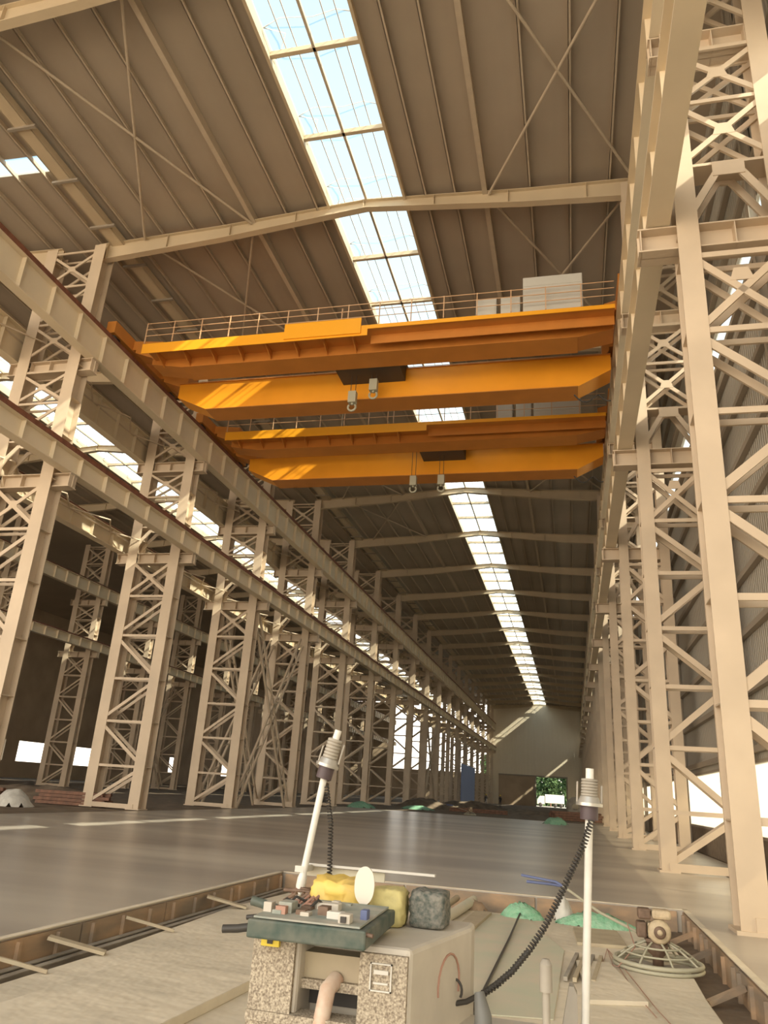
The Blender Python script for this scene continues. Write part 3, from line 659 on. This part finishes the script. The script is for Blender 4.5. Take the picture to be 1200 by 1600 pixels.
# ------------------------------------------------------------------ power trowels
def trowel(x, y, z, rz, lab, handle=True):
    T = empty('power_trowel', (x, y, z), lab, 'power trowel', rz=rz)
    def ring(r, h, t=.014): return [(r*math.cos(a), r*math.sin(a), h) for a in [i*math.pi/20 for i in range(41)]]
    MB().tube(ring(.47, .07), .024, 8, False).build('guard_ring', 'ring', T)
    MB().tube(ring(.475, .022), .02, 8, False).build('guard_ring', 'ring', T)
    MB().tube(ring(.36, .15), .011, 6, False).build('guard_hoop', 'ring', T); MB().tube(ring(.25, .22), .011, 6, False).build('guard_hoop', 'ring', T)
    for i in range(8):
        a = i*math.pi/4+.25
        MB().tube([(.12*math.cos(a), .12*math.sin(a), .27), (.25*math.cos(a), .25*math.sin(a), .22), (.36*math.cos(a), .36*math.sin(a), .15), (.47*math.cos(a), .47*math.sin(a), .07)], .012, 6).build('guard_spoke', 'ring', T)
    for i in range(4):
        a = i*math.pi/2+.6; p = Vector((.25*math.cos(a), .25*math.sin(a), .012)); q = Vector((math.cos(a), math.sin(a), 0))
        MB().bar(p-q*.17, p+q*.17, .15, .006, (0, 0, 1)).build('trowel_blade', 'formsteel', T)
    MB().lathe([(.02, .03), (.06, .03), (.06, .12), (.11, .16), (.12, .27), (.02, .27)], n=18).build('gearbox', 'enginedark', T)
    MB().box(-.13, .13, -.12, .14, .27, .30).build('engine_plate', 'enginedark', T)
    e = MB().box(-.10, .10, -.09, .12, .30, .46).build('engine_block', 'engine', T, bevel=.02)
    MB().lathe([(.001, -.05), (.10, -.05), (.125, -.02), (.125, .04), (.02, .04)], (0.02, -.12, .38), 24, 'y').build('fan_housing', 'engine', T)
    MB().lathe([(.03, -.012), (.065, -.012), (.065, .0), (.03, .0), (.03, -.012)], (0.02, -.175, .38), 24, 'y').build('recoil_starter', 'enginedark', T)
    MB().lathe([(.001, -.02), (.03, -.02), (.03, 0)], (0.02, -.175, .38), 16, 'y').build('starter_cap', 'engine', T)
    MB().box(-.05, .16, -.11, .10, .50, .60).build('fuel_tank', 'engine', T, bevel=.03)
    MB().box(-.20, -.06, -.1, .08, .49, .60).build('muffler', 'enginedark', T, bevel=.02)
    MB().box(-.22, -.11, -.08, .1, .30, .46).build('air_filter', 'enginedark', T, bevel=.02)
    h = MB(); h.tube([(-.08, .08, .28), (-.6, .72, .42), (-1.05, 1.35, .62)], .018, 8); h.build('handle_pole', 'ring', T)
    g = MB(); g.tube([(-1.05, 1.35, .62), (-1.15, 1.42, .66), (-1.62, 1.50, .70)], .018, 8); g.tube([(-1.05, 1.35, .62), (-1.2, 1.5, .62), (-1.55, 1.55, .62)], .02, 8); g.build('handle_grip', 'blue', T)
    MB().tube([(-.3, .3, .38), (-.25, -.1, .2), (-.45, -.3, 0.02), (-.6, -.1, .01)], .006, 6).build('throttle_cable', 'red', T)
    return T
trowel(.89, 10.2, -.2, 0, 'beige power trowel with ring guard standing on the fresh slab at right')
trowel(-8.0, 64, 0, .4, 'small distant power trowel standing on the far floor before the gateway')
# red wires spread near the right mast
for i, (x, y) in enumerate(((.18, 9.4), (.42, 9.1), (.55, 8.6), (.68, 8.2))):
    MB().tube([(.36, 10.9, -.17), (.36+(x-.36)*.3, 10.3, -.185), (x, y, -.19), (x+.1, y-.7, -.19)], .004, 6).build('red_wire', 'red', label='thin red wire on the slab left of the trowel machine, %s of four' % ('leftmost', 'second from left', 'third from left', 'rightmost')[i], cat='wire')

# ------------------------------------------------------------------ laser screed in the foreground
L = empty('laser_screed', (0, 0, -.2), 'dusty walk-behind laser screed with two tall sensor masts in the foreground', 'laser screed')
def LB(): return MB()
oz = .2
def P(b, nm, m, par=L, **k):
    # parts are written in world coordinates; shift into the screed's frame
    b.v = [(v[0], v[1], v[2]+(oz if par is L else oz)) for v in b.v]
    return b.build(nm, m, par, **k)
b = MB(); b.prism([(-.86, 3.42), (-.655, 3.42), (-.50, 4.15), (-.50, 4.3), (-.86, 4.3)], .25, .895, 'z'); body = P(b, 'engine_enclosure', 'machine', bevel=.02)
b = MB(); b.box(-.862, -.664, 3.395, 3.42, .25, .87); P(b, 'front_panel', 'speckle')
b = MB()
for a in ((-.815, -.725, .835, .84), (-.815, -.725, .74, .745)): b.box(a[0], a[1], 3.385, 3.395, a[2], a[3])
for a in ((-.815, -.81), (-.73, -.725)): b.box(a[0], a[1], 3.385, 3.395, .74, .84)
b.box(-.80, -.74, 3.388, 3.395, .80, .815); b.box(-.80, -.74, 3.388, 3.395, .765, .772)
P(b, 'panel_label', 'frameline')
b = MB(); b.tube([(-.652+(.43+.13*math.cos(t))*.2123, 3.85+.13*math.cos(t), .70+.12*math.sin(t)) for t in [i*math.pi/10-.4 for i in range(13)]], .005, 6); P(b, 'red_arc_mark', 'red')
b = MB(); b.box(-1.345, -1.13, 3.42, 4.1, .25, .90); P(b, 'left_enclosure', 'machine', bevel=.02)
b = MB(); b.box(-1.33, -1.145, 3.395, 3.42, .25, .89); P(b, 'left_front_panel', 'speckle')
b = MB(); b.box(-1.145, -.86, 3.62, 4.1, .25, .885); P(b, 'middle_body', 'machine')
b = MB(); b.box(-1.145, -.86, 3.5, 3.62, .735, .83); P(b, 'cross_member', 'tan')
b = MB(); b.box(-1.145, -.86, 3.47, 3.62, .70, .735); P(b, 'speckled_lip', 'speckle')
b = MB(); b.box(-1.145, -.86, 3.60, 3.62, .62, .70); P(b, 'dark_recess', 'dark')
b = MB(); b.box(-1.33, -.86, 3.38, 3.5, .585, .62); P(b, 'lower_shelf', 'speckle')
b = MB(); b.box(-1.29, -1.04, 3.40, 3.46, .42, .585); P(b, 'lower_tank', 'tarp', bevel=.02)
b = MB(); b.tube([(-1.0, 3.40, .25), (-1.01, 3.40, .60), (-1.0, 3.43, .715), (-.985, 3.5, .74)], .034, 14); P(b, 'exhaust_pipe', 'copper')
b = MB(); b.box(-1.29, -1.21, 3.375, 3.394, .855, .895); yl = P(b, 'warning_label', 'label')
b = MB(); b.box(-1.262, -1.238, 3.37, 3.376, .865, .885); P(b, 'label_mark', 'dark', L)
# grey-green control tray on top
b = MB(); b.prism([(3.22, .905), (3.22, .975), (3.75, .99), (3.75, .93)], -1.30, -.80, 'x'); tray = P(b, 'control_tray', 'green', bevel=.008)
b = MB(); b.prism([(3.235, .978), (3.74, .992), (3.74, 1.0), (3.235, .985)], -1.28, -.83, 'x'); P(b, 'tray_top', 'traytop')
for x0, y0, dx, dy, h, m in ((-.93, 3.26, .05, .05, .03, 'machine'), (-1.22, 3.35, .06, .08, .04, 'traytop'), (-1.10, 3.5, .10, .06, .03, 'machine'), (-.87, 3.38, .03, .05, .035, 'blue'), (-1.0, 3.33, .07, .04, .025, 'frameline')):
    b = MB(); b.box(x0, x0+dx, y0, y0+dy, .985, .99+h); o = P(b, 'switch_box', m, bevel=.004)
rnd = random.Random(21)
for i in range(16):
    x0 = -1.29+rnd.random()*.30; y0 = 3.3+rnd.random()*.4; dx = .015+.03*rnd.random(); b = MB(); b.box(x0, x0+dx, y0, y0+dx*1.3, .98, .995+.03*rnd.random()); P(b, 'valve_block', ('red', 'traytop', 'enginedark', 'machine')[i % 4], bevel=.002)
for i in range(6):
    x0 = -1.28+rnd.random()*.2; y0 = 3.4+rnd.random()*.3
    b = MB(); b.tube([(x0, y0, .99), (x0+.04, y0+.03, 1.03), (x0+.1*rnd.random(), y0+.08, 1.0)], .006, 6); P(b, 'hydraulic_hose', ('red', 'dark')[i % 2])
b = MB(); b.box(-.90, -.80, 3.225, 3.24, .955, .97); b.tube([(-.83, 3.24, .965), (-.775, 3.235, .958)], .008, 8); P(b, 'tray_latch', 'enginedark')
b = MB(); b.box(-.918, -.895, 3.252, 3.26, .99, 1.012); P(b, 'switch_button', 'dark')
b = MB(); b.tube([(-1.22, 3.30, .95), (-1.36, 3.27, .925), (-1.42, 3.26, .92)], .016, 10); P(b, 'handle_grip', 'dark')
b = MB(); b.tube([(-1.24, 3.45, .98), (-1.36, 3.5, .995), (-1.40, 3.5, 1.0)], .02, 10); P(b, 'handle_grip', 'green')
b = MB(); b.tube([(-1.2, 3.38, .97), (-1.30, 3.36, .965), (-1.36, 3.36, .955)], .01, 8); P(b, 'lever', 'dark')
# hydraulic block clutter behind the tray
rnd = random.Random(5)
for i in range(14):
    x = -1.36+rnd.random()*.22; y = 3.85+rnd.random()*.2
    b = MB(); b.tube([(x, y, .88), (x+rnd.uniform(-.05, .05), y+rnd.uniform(-.04, .04), .95+.06*rnd.random()), (x+rnd.uniform(-.08, .08), y, 1.0)], .010, 6); P(b, 'hydraulic_hose', 'red' if i % 4 == 0 else 'enginedark')
# side pieces right of the body: posts and brackets near the lens
b = MB(); b.tube([(-.13, 3.7, .1), (-.13, 3.7, .75)], .016, 14); b.tube([(-.13, 3.7, .75), (-.13, 3.7, .85)], .026, 14); b.lathe([(.001, .87), (.015, .87), (.026, .85)], (-.13, 3.7, 0), 14); P(b, 'hydraulic_cylinder', 'formsteel')
b = MB(); b.tube([(-.37, 3.6, .2), (-.38, 3.6, .66), (-.40, 3.62, .735)], [.05, .035, .02], 12); P(b, 'dark_post', 'darkgrey')
b = MB(); b.prism([(-.12, .3), (.0, .3), (-.005, .66), (-.02, .69), (-.04, .69)], 4.16, 4.24); P(b, 'mast_bracket', 'formsteel')
b = MB(); b.box(-1.7, .3, 4.15, 4.45, -.15, .1); b.box(-1.5, .2, 3.6, 4.2, .1, .28); P(b, 'screed_head', 'formsteel')
b = MB(); b.box(-.62, -.05, 3.75, 4.2, .28, .52); P(b, 'side_cover', 'machine', bevel=.02)
for x in (-1.15, -.85):
    b = MB(); b.lathe([(.05, -.08), (.33, -.08), (.36, 0), (.33, .08), (.05, .08)], (x, 3.6, .16), 24, 'x'); P(b, 'wheel', 'dark')
# masts
def mast(p0, p1, p2, nm):
    # p0 foot, p1 receiver base, p2 receiver top
    p0, p1, p2 = map(Vector, (p0, p1, p2)); d = (p2-p1).normalized(); ln = (p2-p1).length
    b = MB(); b.tube([p0, p0.lerp(p1, .06)], .017, 12); b.tube([p0.lerp(p1, .06), p0.lerp(p1, .1), p0.lerp(p1, .16), p0.lerp(p1, .2)], [.018, .026, .026, .019], 12); b.tube([p0.lerp(p1, .2), p1], .019, 12)
    m = P(b, 'sensor_mast', 'white', label='white aluminium pole')
    b = MB(); b.tube([p1-d*.02, p1+d*.045], .044, 16); P(b, 'receiver_collar', 'plum')
    b = MB(); b.tube([p1+d*.045, p1+d*.06], .066, 18); b.tube([p1+d*.06, p1+d*.09], [.058, .045], 18); P(b, 'receiver_flange', 'chrome')
    b = MB(); z = .09
    seg = (ln-.09-.05)/6
    for i in range(6):
        b.tube([p1+d*z, p1+d*(z+seg*.15), p1+d*(z+seg*.8), p1+d*(z+seg)], [.035, .042, .042, .035], 16); z += seg
    P(b, 'laser_receiver', 'formsteel')
    b = MB(); b.tube([p2-d*.05, p2+d*.0], .020, 12); P(b, 'receiver_cap', 'white')
    sd = Vector((1, 0, 0))*.06
    b = MB(); b.tube([p1+d*.06+sd, p2-d*.08+sd], .006, 6); b.tube([p1+d*.05-sd, p1+d*.16-sd], .005, 6); P(b, 'guard_rod', 'formsteel')
mast((-1.425, 4.2, .93), (-1.335, 4.2, 1.555), (-1.275, 4.2, 1.795), 'left')
mast((.015, 4.2, .25), (.075, 4.2, 1.44), (.085, 4.2, 1.665), 'right')
b = MB(); b.tube([(-1.425, 4.2, .1), (-1.425, 4.2, .94)], .03, 12); P(b, 'mast_socket', 'enginedark')
# coiled cables
def coil(pts, r, turns, th, nm, m='dark'):
    pts = [Vector(p) for p in pts]; out = []
    n = turns*10
    seg = [0]
    for p, q in zip(pts, pts[1:]): seg.append(seg[-1]+(q-p).length)
    for i in range(n+1):
        s = seg[-1]*i/n; k = max(j for j in range(len(seg)) if seg[j] <= s+1e-9); k = min(k, len(pts)-2)
        t = (s-seg[k])/(seg[k+1]-seg[k]); c = pts[k].lerp(pts[k+1], t); d = (pts[k+1]-pts[k]).normalized()
        u = d.cross(Vector((0, 1, 0))).normalized(); v = d.cross(u); a = 2*math.pi*i/10
        out.append(c+u*math.cos(a)*r+v*math.sin(a)*r)
    b = MB(); b.tube(out, th, 5); return P(b, nm, m)
coil([(.085, 4.13, 1.42), (.04, 4.1, 1.30), (-.03, 4.1, 1.16), (-.09, 4.1, 1.04), (-.15, 4.1, .93), (-.22, 4.1, .83), (-.30, 4.1, .735), (-.38, 4.1, .665), (-.44, 4.1, .625)], .013, 60, .0045, 'coiled_cable')
b = MB(); b.tube([(-.22, 4.1, .83), (-.30, 4.1, .735), (-.38, 4.1, .67), (-.44, 4.1, .628), (-.5, 4.0, .61), (-.62, 3.9, .6)], .012, 8); P(b, 'cable_sheath', 'dark')
coil([(-1.32, 4.2, 1.5), (-1.30, 4.28, 1.30), (-1.295, 4.3, 1.1), (-1.29, 4.3, 1.0)], .012, 30, .004, 'coiled_cable')
b = MB(); b.tube([(-.55+.035*math.cos(t), 3.95, .66+.045*math.sin(t)) for t in [i*.35-.6 for i in range(15)]], .006, 6); P(b, 'cable_loop', 'dark')
b = MB(); b.tube([(-.82, 13.2, -.12), (-.83, 11, -.17), (-.84, 8, -.17), (-.8, 6.5, -.1), (-.7, 5.2, .2), (-.43, 4.2, .62)], .015, 8); P(b, 'supply_hose', 'dark')
# loose things riding on the screed
b = MB(); b.box(-1.45, -.72, 4.32, 4.35, 1.083, 1.095); b.box(-1.45, -1.40, 4.18, 4.35, 1.06, 1.09)
b.build('level_bar', 'frameline', label='long pale horizontal straightedge bar crossing behind the oval plate', cat='bar')
b = MB(); b.box(-1.45, -1.0, 4.36, 4.37, 1.03, 1.075); b.build('level_plate', 'tarp', label='short pale plate behind the yellow sheet under the straightedge', cat='plate')
heap_o = MB()
def cushion(x0, x1, y0, y1, z0, z1, m, nm, lab, cat, seed, rough=.012, nn=7):
    rnd = random.Random(seed); bm = bmesh.new(); bmesh.ops.create_cube(bm, size=1)
    bmesh.ops.subdivide_edges(bm, edges=bm.edges, cuts=nn, use_grid_fill=True)
    for v in bm.verts:
        p = v.co*2
        q = Vector([math.copysign(abs(c)**1.0, c) for c in p]); l8 = (abs(q.x)**8+abs(q.y)**8+abs(q.z)**8)**(1/8)
        q = q/max(l8, 1e-6)*max(abs(c) for c in p)
        v.co = Vector(((x0+x1)/2+q.x*(x1-x0)/2+rnd.uniform(-rough, rough), (y0+y1)/2+q.y*(y1-y0)/2+rnd.uniform(-rough, rough), (z0+z1)/2+q.z*(z1-z0)/2+rnd.uniform(-rough, rough)*(0 if q.z < -.9 else 1)))
    for fc in bm.faces: fc.smooth = True
    me = bpy.data.meshes.new(nm); bm.to_mesh(me); bm.free(); me.materials.append(M[m])
    o = bpy.data.objects.new(nm, me); COL.objects.link(o); return tag(o, lab, cat)
cushion(-1.25, -1.0, 3.85, 4.1, .90, 1.075, 'yellow', 'yellow_bag', 'bright yellow plastic bag on the screed left of the oval plate', 'bag', 1, .014)
cushion(-.955, -.79, 3.86, 4.02, .895, 1.058, 'paleyellow', 'yellow_sack', 'pale yellow upright sack on the enclosure right of the oval plate', 'sack', 2, .006)
cushion(-.775, -.60, 3.92, 4.12, .895, 1.055, 'net', 'netted_pack', 'dark grey-green netted pack on the enclosure, rightmost of the packs', 'pack', 3, .006)
ov = empty('oval_plate', (-.965, 3.80, 1.07), 'upright cream oval plate standing behind the green control tray', 'plate')
MB().prism([(.048*math.cos(t), .082*math.copysign(abs(math.sin(t))**.85, math.sin(t))) for t in [i*math.pi/18 for i in range(36)]], -.006, .006).build('plate', 'oval', ov)
MB().tube([(0, .01, -.06), (0, .012, -.165)], .006, 6).build('stem', 'darkgrey', ov)
